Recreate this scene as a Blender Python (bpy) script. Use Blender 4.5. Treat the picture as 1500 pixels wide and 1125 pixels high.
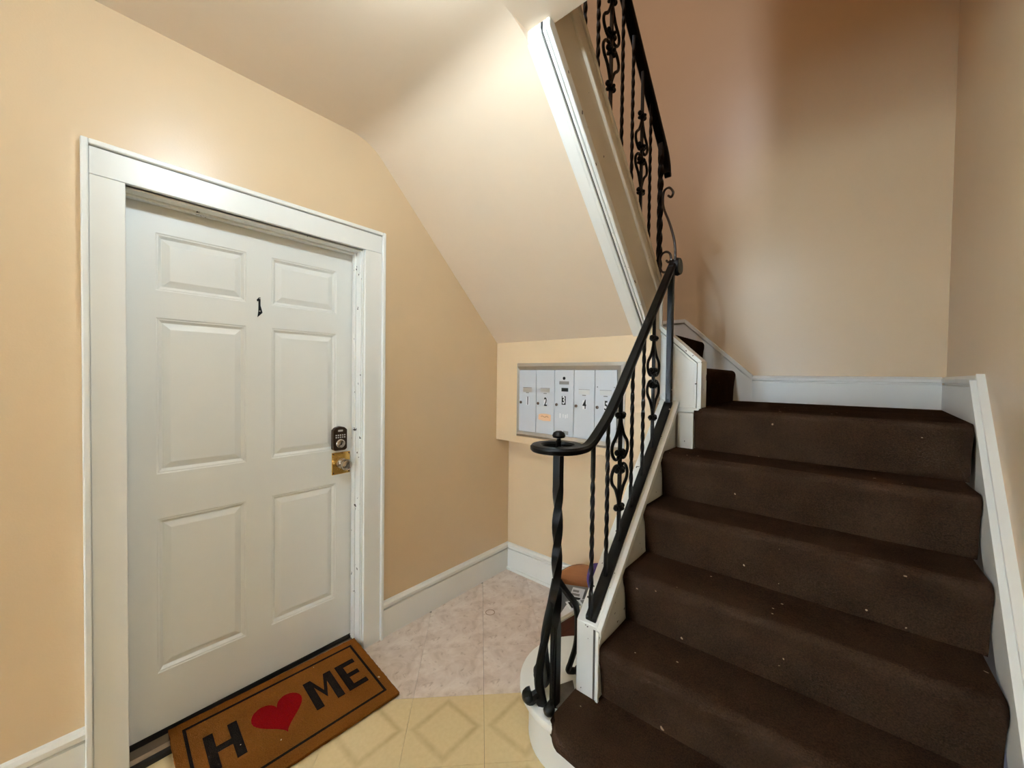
import bpy, bmesh, math, random
from mathutils import Vector, Matrix
random.seed(7)
for o in list(bpy.data.objects): bpy.data.objects.remove(o, do_unlink=True)
scene = bpy.context.scene
COL = scene.collection

# ------------------------------------------------------------------ camera, light, exposure
FPX = 567.0
YAW, PIT, ROL = math.radians(40.41), math.radians(1.137), math.radians(0.751)
CAM = Vector((1.84, 0.0, 1.40))
cd = bpy.data.cameras.new('camera'); cam = bpy.data.objects.new('camera', cd); COL.objects.link(cam)
cd.sensor_fit = 'HORIZONTAL'; cd.sensor_width = 36.0; cd.lens = FPX / 1500.0 * 36.0
cd.clip_start = 0.02; cd.clip_end = 100
fw = Vector((-math.sin(YAW)*math.cos(PIT), math.cos(YAW)*math.cos(PIT), -math.sin(PIT)))
rt = Vector((math.cos(YAW), math.sin(YAW), 0)); up = rt.cross(fw)
r2 = rt*math.cos(ROL) + up*math.sin(ROL); u2 = up*math.cos(ROL) - rt*math.sin(ROL)
cam.matrix_world = Matrix(((r2.x, u2.x, -fw.x, CAM.x), (r2.y, u2.y, -fw.y, CAM.y), (r2.z, u2.z, -fw.z, CAM.z), (0, 0, 0, 1)))
scene.camera = cam

w = bpy.data.worlds.new('world'); scene.world = w; w.use_nodes = True
bg = w.node_tree.nodes['Background']; bg.inputs['Color'].default_value = (0.55, 0.7, 1.0, 1); bg.inputs['Strength'].default_value = 0.25

def point(name, loc, power, radius, color):
    l = bpy.data.lights.new(name, 'POINT'); l.energy = power; l.shadow_soft_size = radius; l.color = color
    o = bpy.data.objects.new(name, l); o.location = loc; COL.objects.link(o); return o
point('foyer_lamp_light', (1.10, 0.46, 2.50), 23, 0.04, (0.68, 0.86, 1.0))
point('upstairs_lamp_light', (0.93, -0.45, 4.75), 62, 0.10, (0.88, 0.90, 1.0))
al = bpy.data.lights.new('rear_window_fill', 'AREA'); al.shape = 'RECTANGLE'; al.size = 0.95; al.size_y = 1.8; al.energy = 310; al.color = (0.70, 0.86, 1.0)  # cool fill added outside the unseen rear window, sited to shape the brightness
ao = bpy.data.objects.new('rear_window_fill', al); ao.location = (0.50, -3.40, 1.30); ao.rotation_euler = (math.radians(90), 0, 0); COL.objects.link(ao)

scene.view_settings.view_transform = 'Standard'; scene.view_settings.look = 'None'
scene.view_settings.gamma = 1.0; scene.view_settings.use_curve_mapping = False
scene.view_settings.exposure = 0.56

# ------------------------------------------------------------------ materials
def srgb(r, g, b):
    f = lambda c: (c/255/12.92) if c/255 <= 0.04045 else ((c/255+0.055)/1.055)**2.4
    return (f(r), f(g), f(b), 1)
def nmat(name):
    m = bpy.data.materials.new(name); m.use_nodes = True
    nt = m.node_tree; return m, nt, nt.nodes['Principled BSDF']
def node(nt, t, **kw):
    n = nt.nodes.new(t)
    for k, v in kw.items():
        if k in n.inputs: n.inputs[k].default_value = v
        else: setattr(n, k, v)
    return n
def paint(name, col, rough=0.4, var=0.03, bump=0.02, bscale=220, chips=0.0, spec=0.5, vscale=3.0):
    m, nt, b = nmat(name)
    tc = node(nt, 'ShaderNodeTexCoord')
    nz = node(nt, 'ShaderNodeTexNoise', Scale=vscale, Detail=5.0, Roughness=0.6)
    nt.links.new(tc.outputs['Object'], nz.inputs['Vector'])
    mx = node(nt, 'ShaderNodeMix', data_type='RGBA')
    c2 = tuple(max(0, c*(1-var*4)) for c in col[:3]) + (1,)
    mx.inputs['A'].default_value = col; mx.inputs['B'].default_value = c2
    nt.links.new(nz.outputs['Fac'], mx.inputs['Factor'])
    last = mx.outputs['Result']
    if chips > 0:
        v = node(nt, 'ShaderNodeTexNoise', Scale=38.0, Detail=2.0, Roughness=0.5)
        nt.links.new(tc.outputs['Object'], v.inputs['Vector'])
        r = node(nt, 'ShaderNodeMapRange'); r.inputs['From Min'].default_value = 0.80-chips; r.inputs['From Max'].default_value = 0.815-chips
        nt.links.new(v.outputs['Fac'], r.inputs['Value'])
        m2 = node(nt, 'ShaderNodeMix', data_type='RGBA'); m2.inputs['B'].default_value = srgb(70, 60, 52)
        nt.links.new(r.outputs['Result'], m2.inputs['Factor']); nt.links.new(last, m2.inputs['A']); last = m2.outputs['Result']
    nt.links.new(last, b.inputs['Base Color'])
    b.inputs['Roughness'].default_value = rough; b.inputs['Specular IOR Level'].default_value = spec
    if bump > 0:
        n2 = node(nt, 'ShaderNodeTexNoise', Scale=bscale, Detail=2.0)
        nt.links.new(tc.outputs['Object'], n2.inputs['Vector'])
        bp = node(nt, 'ShaderNodeBump', Strength=bump*5, Distance=0.001)
        nt.links.new(n2.outputs['Fac'], bp.inputs['Height']); nt.links.new(bp.outputs['Normal'], b.inputs['Normal'])
    return m
M = {}
M['wall'] = paint('peach_wall_paint', srgb(217, 189, 152), 0.34, 0.02, 0.05, 160)
M['ceil'] = paint('ceiling_paint', srgb(222, 200, 174), 0.40, 0.02, 0.03, 120)
M['white'] = paint('white_gloss_paint', srgb(238, 236, 229), 0.32, 0.015, 0.02, 90)
M['chipped'] = paint('chipped_white_paint', srgb(238, 236, 229), 0.34, 0.03, 0.03, 90, chips=0.10)
M['door'] = paint('door_white_paint', srgb(236, 235, 229), 0.36, 0.015, 0.02, 130)
M['grime'] = paint('dark_grime', srgb(40, 33, 27), 0.7, 0.2, 0.1, 80)
M['iron'] = paint('black_iron', srgb(5, 4, 4), 0.42, 0.05, 0.04, 150, spec=0.22)
M['dust_and_shade'] = paint('grey_dust_and_groove_shade', srgb(105, 95, 84), 0.8, 0.22, 0.3, 60, vscale=25)  # dusty newel plate; also the painted groove shade on the stringer
M['fascia'] = paint('fascia_cream_paint', srgb(222, 208, 186), 0.4, 0.02, 0.02, 90, chips=0.03)
def metal(name, col, rough, aniso=False):
    m, nt, b = nmat(name); b.inputs['Base Color'].default_value = col; b.inputs['Metallic'].default_value = 1.0
    tc = node(nt, 'ShaderNodeTexCoord'); nz = node(nt, 'ShaderNodeTexNoise', Scale=40.0, Detail=3.0)
    nt.links.new(tc.outputs['Object'], nz.inputs['Vector'])
    r = node(nt, 'ShaderNodeMapRange'); r.inputs['To Min'].default_value = rough*0.8; r.inputs['To Max'].default_value = rough*1.25
    nt.links.new(nz.outputs['Fac'], r.inputs['Value']); nt.links.new(r.outputs['Result'], b.inputs['Roughness']); return m
M['alu'] = paint('grey_aluminium_enamel', srgb(203, 206, 211), 0.38, 0.015, 0.0, spec=0.5)
M['aluframe'] = metal('aluminium_frame', srgb(205, 205, 203), 0.42)
M['chrome'] = metal('satin_nickel', srgb(190, 180, 168), 0.22)
M['brass'] = metal('brass', srgb(205, 165, 90), 0.25)
M['bronze'] = metal('dark_bronze', srgb(95, 78, 66), 0.3)
M['steel'] = metal('worn_threshold_metal', srgb(120, 105, 90), 0.35)
def flat(name, col, rough=0.6, spec=0.3):
    m, nt, b = nmat(name); b.inputs['Roughness'].default_value = rough; b.inputs['Specular IOR Level'].default_value = spec
    tc = node(nt, 'ShaderNodeTexCoord'); nz = node(nt, 'ShaderNodeTexNoise', Scale=30.0)
    nt.links.new(tc.outputs['Object'], nz.inputs['Vector'])
    mx = node(nt, 'ShaderNodeMix', data_type='RGBA'); mx.inputs['A'].default_value = col
    mx.inputs['B'].default_value = tuple(c*0.85 for c in col[:3]) + (1,)
    nt.links.new(nz.outputs['Fac'], mx.inputs['Factor']); nt.links.new(mx.outputs['Result'], b.inputs['Base Color']); return m
M['black'] = flat('black_print', srgb(14, 13, 13))
M['paper'] = flat('white_paper', srgb(238, 238, 240))
M['grey'] = flat('grey_print', srgb(140, 138, 136))
M['peachtape'] = flat('peach_sticker', srgb(236, 190, 150))
M['purple'] = flat('purple_fabric', srgb(62, 40, 100), 0.8)
M['keys'] = flat('light_keys', srgb(205, 195, 185))
def carpet_mat(name, ca, cb, scale, bump):
    m, nt, b = nmat(name); tc = node(nt, 'ShaderNodeTexCoord')
    n1 = node(nt, 'ShaderNodeTexNoise', Scale=scale, Detail=3.0, Roughness=0.7); nt.links.new(tc.outputs['Object'], n1.inputs['Vector'])
    n2 = node(nt, 'ShaderNodeTexNoise', Scale=7.0, Detail=4.0); nt.links.new(tc.outputs['Object'], n2.inputs['Vector'])
    a = node(nt, 'ShaderNodeMath', operation='MULTIPLY_ADD'); a.inputs[1].default_value = 0.45
    nt.links.new(n2.outputs['Fac'], a.inputs[0]); nt.links.new(n1.outputs['Fac'], a.inputs[2])
    r = node(nt, 'ShaderNodeMapRange'); r.inputs['From Min'].default_value = 0.42; r.inputs['From Max'].default_value = 1.05
    nt.links.new(a.outputs['Value'], r.inputs['Value'])
    mx = node(nt, 'ShaderNodeMix', data_type='RGBA'); mx.inputs['A'].default_value = ca; mx.inputs['B'].default_value = cb
    nt.links.new(r.outputs['Result'], mx.inputs['Factor'])
    # sparse pale lint specks
    n3 = node(nt, 'ShaderNodeTexNoise', Scale=55.0, Detail=0.0); nt.links.new(tc.outputs['Object'], n3.inputs['Vector'])
    r3 = node(nt, 'ShaderNodeMapRange'); r3.inputs['From Min'].default_value = 0.865; r3.inputs['From Max'].default_value = 0.88; nt.links.new(n3.outputs['Fac'], r3.inputs['Value'])
    m3 = node(nt, 'ShaderNodeMix', data_type='RGBA'); m3.inputs['B'].default_value = srgb(150, 130, 110)
    nt.links.new(r3.outputs['Result'], m3.inputs['Factor']); nt.links.new(mx.outputs['Result'], m3.inputs['A'])
    nt.links.new(m3.outputs['Result'], b.inputs['Base Color'])
    b.inputs['Roughness'].default_value = 1.0; b.inputs['Specular IOR Level'].default_value = 0.0
    bp = node(nt, 'ShaderNodeBump', Strength=bump, Distance=0.003); nt.links.new(n1.outputs['Fac'], bp.inputs['Height']); nt.links.new(bp.outputs['Normal'], b.inputs['Normal'])
    return m
M['carpet'] = carpet_mat('brown_stair_carpet', srgb(22, 13, 8), srgb(66, 47, 35), 240, 0.6)
M['coir'] = carpet_mat('coir_mat', srgb(80, 45, 16), srgb(118, 72, 31), 300, 0.8)
M['coirblack'] = carpet_mat('coir_black_print', srgb(18, 14, 12), srgb(40, 32, 28), 300, 0.8)
M['coirred'] = carpet_mat('coir_red_print', srgb(88, 8, 10), srgb(118, 16, 18), 300, 0.8)
def wood(name, ca, cb, rough):
    m, nt, b = nmat(name); tc = node(nt, 'ShaderNodeTexCoord'); mp = node(nt, 'ShaderNodeMapping'); mp.inputs['Scale'].default_value = (3, 3, 22)
    nt.links.new(tc.outputs['Object'], mp.inputs['Vector']); nz = node(nt, 'ShaderNodeTexNoise', Scale=2.5, Detail=6.0); nt.links.new(mp.outputs['Vector'], nz.inputs['Vector'])
    mx = node(nt, 'ShaderNodeMix', data_type='RGBA'); mx.inputs['A'].default_value = ca; mx.inputs['B'].default_value = cb
    nt.links.new(nz.outputs['Fac'], mx.inputs['Factor']); nt.links.new(mx.outputs['Result'], b.inputs['Base Color']); b.inputs['Roughness'].default_value = rough; return m
M['rack'] = wood('brown_wood', srgb(125, 72, 34), srgb(150, 92, 50), 0.35)
M['rackdark'] = wood('dark_red_wood', srgb(70, 28, 18), srgb(105, 48, 32), 0.25)
def pink_tile():
    m, nt, b = nmat('pink_marbled_vinyl'); tc = node(nt, 'ShaderNodeTexCoord')
    n1 = node(nt, 'ShaderNodeTexNoise', Scale=9.0, Detail=8.0, Roughness=0.62, Distortion=1.2); nt.links.new(tc.outputs['Object'], n1.inputs['Vector'])
    cr = node(nt, 'ShaderNodeValToRGB'); e = cr.color_ramp.elements
    e[0].position = 0.30; e[0].color = srgb(192, 170, 154); e[1].position = 0.68; e[1].color = srgb(232, 218, 206)
    x = e.new(0.45); x.color = srgb(215, 196, 182)
    nt.links.new(n1.outputs['Fac'], cr.inputs['Fac'])
    n2 = node(nt, 'ShaderNodeTexNoise', Scale=30.0, Detail=4.0, Distortion=0.6); nt.links.new(tc.outputs['Object'], n2.inputs['Vector'])
    r = node(nt, 'ShaderNodeMapRange'); r.inputs['From Min'].default_value = 0.60; r.inputs['From Max'].default_value = 0.72; r.inputs['To Max'].default_value = 0.6
    nt.links.new(n2.outputs['Fac'], r.inputs['Value'])
    mx = node(nt, 'ShaderNodeMix', data_type='RGBA'); mx.inputs['B'].default_value = srgb(164, 138, 116)
    nt.links.new(r.outputs['Result'], mx.inputs['Factor']); nt.links.new(cr.outputs['Color'], mx.inputs['A'])
    nt.links.new(mx.outputs['Result'], b.inputs['Base Color']); b.inputs['Roughness'].default_value = 0.45; return m
def yellow_tile():
    m, nt, b = nmat('yellow_vinyl_with_diamonds'); tc = node(nt, 'ShaderNodeTexCoord')
    sp = node(nt, 'ShaderNodeSeparateXYZ'); nt.links.new(tc.outputs['Object'], sp.inputs['Vector'])
    def mth(op, a, bb=None):
        n = node(nt, 'ShaderNodeMath', operation=op)
        if isinstance(a, (int, float)): n.inputs[0].default_value = a
        else: nt.links.new(a, n.inputs[0])
        if bb is not None:
            if isinstance(bb, (int, float)): n.inputs[1].default_value = bb
            else: nt.links.new(bb, n.inputs[1])
        return n.outputs['Value']
    s = mth('ADD', mth('ABSOLUTE', sp.outputs['X']), mth('ABSOLUTE', sp.outputs['Y']))
    d = mth('ABSOLUTE', mth('SUBTRACT', s, 0.125))
    r = node(nt, 'ShaderNodeMapRange'); r.inputs['From Min'].default_value = 0.003; r.inputs['From Max'].default_value = 0.026; r.inputs['To Min'].default_value = 0.42; r.inputs['To Max'].default_value = 0.0
    nt.links.new(d, r.inputs['Value'])
    nz = node(nt, 'ShaderNodeTexNoise', Scale=14.0, Detail=6.0); nt.links.new(tc.outputs['Object'], nz.inputs['Vector'])
    f = mth('MULTIPLY', r.outputs['Result'], mth('MULTIPLY', nz.outputs['Fac'], 1.6))
    n2 = node(nt, 'ShaderNodeTexNoise', Scale=60.0, Detail=3.0); nt.links.new(tc.outputs['Object'], n2.inputs['Vector'])
    mx0 = node(nt, 'ShaderNodeMix', data_type='RGBA'); mx0.inputs['A'].default_value = srgb(220, 197, 152); mx0.inputs['B'].default_value = srgb(204, 178, 130)
    nt.links.new(n2.outputs['Fac'], mx0.inputs['Factor'])
    mx = node(nt, 'ShaderNodeMix', data_type='RGBA'); mx.inputs['B'].default_value = srgb(150, 118, 70)
    nt.links.new(f, mx.inputs['Factor']); nt.links.new(mx0.outputs['Result'], mx.inputs['A'])
    nt.links.new(mx.outputs['Result'], b.inputs['Base Color']); b.inputs['Roughness'].default_value = 0.42; return m
M['pink'] = pink_tile(); M['yellow'] = yellow_tile()
m, nt, b = nmat('clear_glass'); b.inputs['Transmission Weight'].default_value = 1.0; b.inputs['Roughness'].default_value = 0.02; b.inputs['Base Color'].default_value = (0.95, 0.97, 0.98, 1); M['glass'] = m
m, nt, b = nmat('lamp_glass'); b.inputs['Base Color'].default_value = (0.9, 0.88, 0.82, 1); b.inputs['Emission Color'].default_value = (1, 0.86, 0.66, 1); b.inputs['Emission Strength'].default_value = 4.0; M['lampglass'] = m

# ------------------------------------------------------------------ mesh helpers
def mesh_obj(name, bm, mat, parent=None, smooth=False, kind=None):
    bmesh.ops.recalc_face_normals(bm, faces=bm.faces)
    me = bpy.data.meshes.new(name); bm.to_mesh(me); bm.free()
    if smooth:
        for p in me.polygons: p.use_smooth = True
        me.set_sharp_from_angle(angle=math.radians(40))
    o = bpy.data.objects.new(name, me); me.materials.append(M[mat] if isinstance(mat, str) else mat)
    COL.objects.link(o)
    if parent: o.parent = parent; o.matrix_parent_inverse = Matrix.Translation(-parent.location) if parent.type == 'EMPTY' else Matrix.Identity(4)
    if kind: o['kind'] = kind
    return o
def empty(name, loc=(0, 0, 0)):
    o = bpy.data.objects.new(name, None); o.location = loc; o.empty_display_size = 0.1; COL.objects.link(o); return o
def tag(o, label=None, cat=None, group=None, kind=None):
    if label: o['label'] = label
    if cat: o['category'] = cat
    if group: o['group'] = group
    if kind: o['kind'] = kind
    return o
def B(): return bmesh.new()
def box(bm, x0, x1, y0, y1, z0, z1, bev=0.0, seg=2):
    t = bmesh.new()
    vs = [t.verts.new((x, y, z)) for x in (x0, x1) for y in (y0, y1) for z in (z0, z1)]
    for f in ((0, 1, 3, 2), (4, 6, 7, 5), (0, 4, 5, 1), (2, 3, 7, 6), (0, 2, 6, 4), (1, 5, 7, 3)): t.faces.new([vs[i] for i in f])
    if bev > 0: bmesh.ops.bevel(t, geom=list(t.edges), offset=bev, segments=seg, affect='EDGES', profile=0.5)
    merge(bm, t); return bm
def merge(bm, t):
    me = bpy.data.meshes.new('t'); t.to_mesh(me); t.free(); bm.from_mesh(me); bpy.data.meshes.remove(me)
def prism(bm, poly, a0, a1, axis='x', bev=0.0):
    """extrude a 2D polygon; axis x: poly=(y,z); axis y: poly=(x,z); axis z: poly=(x,y)"""
    t = bmesh.new()
    def P(p, a): return {'x': (a, p[0], p[1]), 'y': (p[0], a, p[1]), 'z': (p[0], p[1], a)}[axis]
    A = [t.verts.new(P(p, a0)) for p in poly]; C = [t.verts.new(P(p, a1)) for p in poly]
    n = len(poly); t.faces.new(A); t.faces.new(C[::-1])
    for i in range(n): t.faces.new((A[i], C[i], C[(i+1) % n], A[(i+1) % n]))
    bmesh.ops.recalc_face_normals(t, faces=t.faces)
    if bev > 0: bmesh.ops.bevel(t, geom=list(t.edges), offset=bev, segments=2, affect='EDGES', profile=0.5)
    merge(bm, t); return bm
def sweep(bm, pts, prof, upv=(0, 0, 1), closed=False, scale=None):
    """sweep a 2D profile (side, up) along pts"""
    pts = [Vector(p) for p in pts]; n = len(pts); rings = []; upv = Vector(upv); prev = None
    for i, p in enumerate(pts):
        d = (pts[min(i+1, n-1)] - pts[max(i-1, 0)]).normalized()
        s = d.cross(upv)
        if s.length < 0.15 and prev is not None: s = prev - d*prev.dot(d)
        elif s.length < 1e-4: s = Vector((1, 0, 0)) - d*d.x
        s.normalize()
        if prev is not None and s.dot(prev) < 0: s = -s
        prev = s; u = s.cross(d).normalized(); k = scale[i] if scale else 1.0
        rings.append([bm.verts.new(p + s*a*k + u*b_*k) for a, b_ in prof])
    m_ = len(prof)
    for i in range(n-1):
        for j in range(m_): bm.faces.new((rings[i][j], rings[i][(j+1) % m_], rings[i+1][(j+1) % m_], rings[i+1][j]))
    bm.faces.new(rings[0][::-1]); bm.faces.new(rings[-1]); return bm
def circ(r, n=8, ry=None): return [(r*math.cos(2*math.pi*i/n), (ry or r)*math.sin(2*math.pi*i/n)) for i in range(n)]
def spline(P, k=6):
    P = [Vector(p) for p in P]; out = []
    for i in range(len(P)-1):
        p0, p1, p2, p3 = P[max(i-1, 0)], P[i], P[i+1], P[min(i+2, len(P)-1)]
        for j in range(k):
            t = j/k
            out.append(0.5*((2*p1) + (p2-p0)*t + (2*p0-5*p1+4*p2-p3)*t*t + (3*p1-p0-3*p2+p3)*t**3))
    out.append(P[-1]); return out
def lathe(bm, prof, c, n=16, axis='z'):
    rings = []
    for r, h in prof:
        ring = []
        for i in range(n):
            a = 2*math.pi*i/n; u, v = r*math.cos(a), r*math.sin(a)
            ring.append(bm.verts.new((c[0]+u, c[1]+v, c[2]+h) if axis == 'z' else ((c[0]+h, c[1]+u, c[2]+v) if axis == 'x' else (c[0]+u, c[1]+h, c[2]+v))))
        rings.append(ring)
    for i in range(len(rings)-1):
        for j in range(n): bm.faces.new((rings[i][j], rings[i][(j+1) % n], rings[i+1][(j+1) % n], rings[i+1][j]))
    bm.faces.new(rings[0][::-1]); bm.faces.new(rings[-1]); return bm
def ball(bm, c, r, n=8):
    prof = [(max(1e-4, r*math.sin(math.pi*i/n)), -r*math.cos(math.pi*i/n)) for i in range(n+1)]
    return lathe(bm, prof, c, 10)
def twistbar(bm, x, y, z0, z1, s, t0=0.15, t1=0.88, pitch=0.055, ph=0.0):
    """square bar of side s twisted between fractions t0..t1"""
    L = z1-z0; zs = []; k = max(2, int(L*(t1-t0)/(pitch/5)))
    zs = [z0] + [z0+L*(t0+(t1-t0)*i/k) for i in range(k+1)] + [z1]
    rings = []; hs = s/2
    for z in zs:
        f = min(max((z-z0)/L, t0), t1) - t0
        a = ph + f*L/pitch*(math.pi/2)
        ring = []
        for (u, v) in ((-hs, -hs), (hs, -hs), (hs, hs), (-hs, hs)):
            ring.append(bm.verts.new((x+u*math.cos(a)-v*math.sin(a), y+u*math.sin(a)+v*math.cos(a), z)))
        rings.append(ring)
    for i in range(len(rings)-1):
        for j in range(4): bm.faces.new((rings[i][j], rings[i][(j+1) % 4], rings[i+1][(j+1) % 4], rings[i+1][j]))
    bm.faces.new(rings[0][::-1]); bm.faces.new(rings[-1]); return bm
def text_mesh(s, size, depth=0.0006, xs=1.0):
    cu = bpy.data.curves.new('t', 'FONT'); cu.body = s; cu.size = size; cu.extrude = depth; cu.offset = size*0.018; cu.align_x = 'CENTER'; cu.align_y = 'CENTER'
    ob = bpy.data.objects.new('t', cu); COL.objects.link(ob)
    dg = bpy.context.evaluated_depsgraph_get(); me = bpy.data.meshes.new_from_object(ob.evaluated_get(dg))
    bpy.data.objects.remove(ob); 
    for v in me.vertices: v.co.x *= xs
    return me

# ------------------------------------------------------------------ room shell
CEIL = 2.58; TOP = 5.3; BACK = 3.0; REAR = -3.2
def rx(y): return 2.18 + 0.05*(max(y, -0.6)-1.5)          # right wall face
# left wall with door opening
DY0, DY1, DZ = 0.15, 1.0, 2.023
bm = B(); T = -0.16
box(bm, T, 0, REAR, DY0, 0, TOP); box(bm, T, 0, DY1, BACK, 0, TOP); box(bm, T, 0, DY0, DY1, DZ, TOP)
mesh_obj('wall_left', bm, 'wall', kind='structure')
bm = B(); box(bm, T, 2.5, BACK, BACK+0.1, -0.1, TOP); mesh_obj('wall_back', bm, 'wall', kind='structure')
bm = B(); prism(bm, [(rx(-.6), REAR-.2), (rx(-.6)+.3, REAR-.2), (rx(BACK+.1)+.12, BACK+.1), (rx(BACK+.1), BACK+.1), (rx(-.6), -.6)], -0.1, TOP, 'z'); mesh_obj('wall_right', bm, 'wall', kind='structure')
bm = B(); GX0, GX1, GZ0, GZ1 = 0.08, 1.02, 0.42, 2.12
box(bm, T, GX0, REAR-.12, REAR, -0.1, TOP); box(bm, GX1, 2.3, REAR-.12, REAR, -0.1, TOP); box(bm, GX0, GX1, REAR-.12, REAR, GZ1, TOP); box(bm, GX0, GX1, REAR-.12, REAR, -0.1, GZ0)
mesh_obj('wall_rear', bm, 'wall', kind='structure')
win = empty('added_window', (0.55, REAR, GZ0)); tag(win, kind='structure')  # unseen window, added and positioned to let the fill light in
bm = B(); fr = 0.05
for a in ((GX0, GX0+fr, GZ0, GZ1), (GX1-fr, GX1, GZ0, GZ1), (GX0+fr, GX1-fr, GZ0, GZ0+fr), (GX0+fr, GX1-fr, GZ1-fr, GZ1)): box(bm, a[0], a[1], REAR-.09, REAR+.01, a[2], a[3], 0.004)
mesh_obj('window_frame', bm, 'white', win)
bm = B(); box(bm, GX0+fr, GX1-fr, REAR-.06, REAR-.055, GZ0+fr, GZ1-fr); mesh_obj('pane', bm, 'glass', win)
# alcove below the upper flight
bm = B(); box(bm, 0, 1.10, 2.135, 2.22, 0, 1.2); mesh_obj('wall_alcove', bm, 'wall', kind='structure')
bm = B(); prism(bm, [(1.995, 0.957), (2.135, 0.957), (2.135, 1.66), (1.995, 1.66)], 0, 1.10, 'x', 0.004); mesh_obj('wall_mailbox', bm, 'wall', kind='structure')
# ceiling: flat, soft bend, slope
SL = 0.985
def sof(y): return CEIL - SL*(y-1.03)
prof = [(REAR, CEIL), (0.90, CEIL)]
for i in range(9):
    t = i/8; p0 = Vector((0.93, CEIL)); p1 = Vector((1.035, CEIL)); p2 = Vector((1.11, sof(1.11)))
    q = p0*(1-t)**2 + p1*2*t*(1-t) + p2*t*t; prof.append((q.x, q.y))
prof += [(2.0, sof(2.0)), (2.13, sof(2.13)), (2.13, sof(2.13)+0.10), (1.10, sof(1.10)+0.16), (1.0, 2.80), (REAR, 2.80)]
bm = B(); prism(bm, prof, 0.0, 0.995, 'x')
prism(bm, [(REAR, CEIL), (1.083, CEIL), (1.083, 2.80), (REAR, 2.80)], 0.995, 2.35, 'x')
mesh_obj('ceiling', bm, 'ceil', kind='structure', smooth=True)
bm = B(); box(bm, T, 2.5, REAR-.12, BACK+.1, TOP, TOP+.1); mesh_obj('ceiling_upper', bm, 'ceil', kind='structure')
bm = B(); box(bm, 1.14, 2.4, 0.98, 1.083, 2.80, TOP); mesh_obj('wall_upper', bm, 'wall', kind='structure')

# ------------------------------------------------------------------ floor with tiles
bm = B(); box(bm, -0.16, 2.4, REAR-.12, 2.2, -0.1, -0.006)
floor = mesh_obj('floor', bm, 'grime', kind='structure')
def clip(poly, a, b_, c):      # keep a*x+b*y<=c
    out = []
    for i in range(len(poly)):
        p, q = poly[i], poly[(i+1) % len(poly)]; fp = a*p[0]+b_*p[1]-c; fq = a*q[0]+b_*q[1]-c
        if fp <= 0: out.append(p)
        if fp*fq < 0: t = fp/(fp-fq); out.append((p[0]+(q[0]-p[0])*t, p[1]+(q[1]-p[1])*t))
    return out
S = 0.305; ANG = math.radians(45); U = Vector((math.cos(ANG), math.sin(ANG))); V = Vector((-math.sin(ANG), math.cos(ANG)))
P0 = Vector((0.674, 1.206)); half = S/2-0.0006
full = {}
for i in range(-15, 9):
    for j in range(-17, 8):
        c = P0 + U*S*(i+.5) + V*S*(j+.5)
        poly = [tuple(c+U*a*half+V*b_*half) for a, b_ in ((-1, -1), (1, -1), (1, 1), (-1, 1))]
        n0 = len(poly); pc = poly
        for a, b_, cc in ((-1, 0, 0.0), (1, 0, 2.1), (0, -1, -REAR), (0, 1, 2.135)):
            pc = clip(pc, a, b_, cc)
            if len(pc) < 3: break
        if len(pc) < 3: continue
        area = abs(sum(pc[k][0]*pc[(k+1) % len(pc)][1]-pc[(k+1) % len(pc)][0]*pc[k][1] for k in range(len(pc))))/2
        if area < 0.0015: continue
        if c.x > 1.35: continue                     # under the stairs
        mat = 'pink' if j >= 0 else 'yellow'
        cut = area < 0.99*(2*half)**2
        if cut or mat not in full:
            t = B(); R2 = lambda p: ((p[0]-c.x)*U.x+(p[1]-c.y)*U.y, (p[0]-c.x)*V.x+(p[1]-c.y)*V.y)
            prism(t, [R2(p) for p in pc], -0.005, 0.0, 'z')
            o = mesh_obj('floor_tile', t, mat)
            if not cut: full[mat] = o.data
        else:
            o = bpy.data.objects.new('floor_tile', full[mat]); COL.objects.link(o)
        o.parent = floor; o.location = (c.x, c.y, random.uniform(-0.0004, 0.0004)); o.rotation_euler = (0, 0, ANG)

bm = B(); rr_ = [(0.286+.026*math.cos(a), 1.653+.026*math.sin(a)) for a in [i*math.pi/16 for i in range(33)]]
sweep(bm, [(x, y, 0.0003) for x, y in rr_], [(-.0022, -.0003), (.0022, -.0003), (.0022, .0004), (-.0022, .0004)]); M['stain'] = flat('tan_stain', srgb(160, 132, 110)); o = mesh_obj('ring_stain', bm, 'stain'); o.parent = floor
# ------------------------------------------------------------------ baseboards
def bb_prof(h, t): return [(0, 0), (t, 0), (t, h-0.044), (t-0.009, h-0.040), (t-0.009, h-0.034), (t+0.004, h-0.030), (t+0.005, h-0.014), (t-0.004, h-0.003), (0.002, h), (0, h)]
def bboard(name, x0, y0, x1, y1, nx, ny, h, t=0.018, z=0.0, mat='white'):
    bm = B(); A = []; C = []
    for (a, b_) in bb_prof(h, t):
        A.append(bm.verts.new((x0+nx*a, y0+ny*a, z+b_))); C.append(bm.verts.new((x1+nx*a, y1+ny*a, z+b_)))
    n = len(A); bm.faces.new(A); bm.faces.new(C[::-1])
    for i in range(n): bm.faces.new((A[i], C[i], C[(i+1) % n], A[(i+1) % n]))
    return mesh_obj(name, bm, mat, kind='structure')
bboard('baseboard_left', 0, 1.109, 0, 2.135, 1, 0, 0.19)
bboard('baseboard_entry', 0, REAR, 0, 0.052, 1, 0, 0.25)
ba = bboard('baseboard_alcove', 0.018, 2.135, 1.10, 2.135, 0, -1, 0.19)
bm = B(); prism(bm, [(0.02, 2.117), (0.02, 2.105), (1.08, 2.105), (1.08, 2.117)], 0, 0.018, 'z'); mesh_obj('shoe_moulding', bm, 'white', ba)

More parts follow.
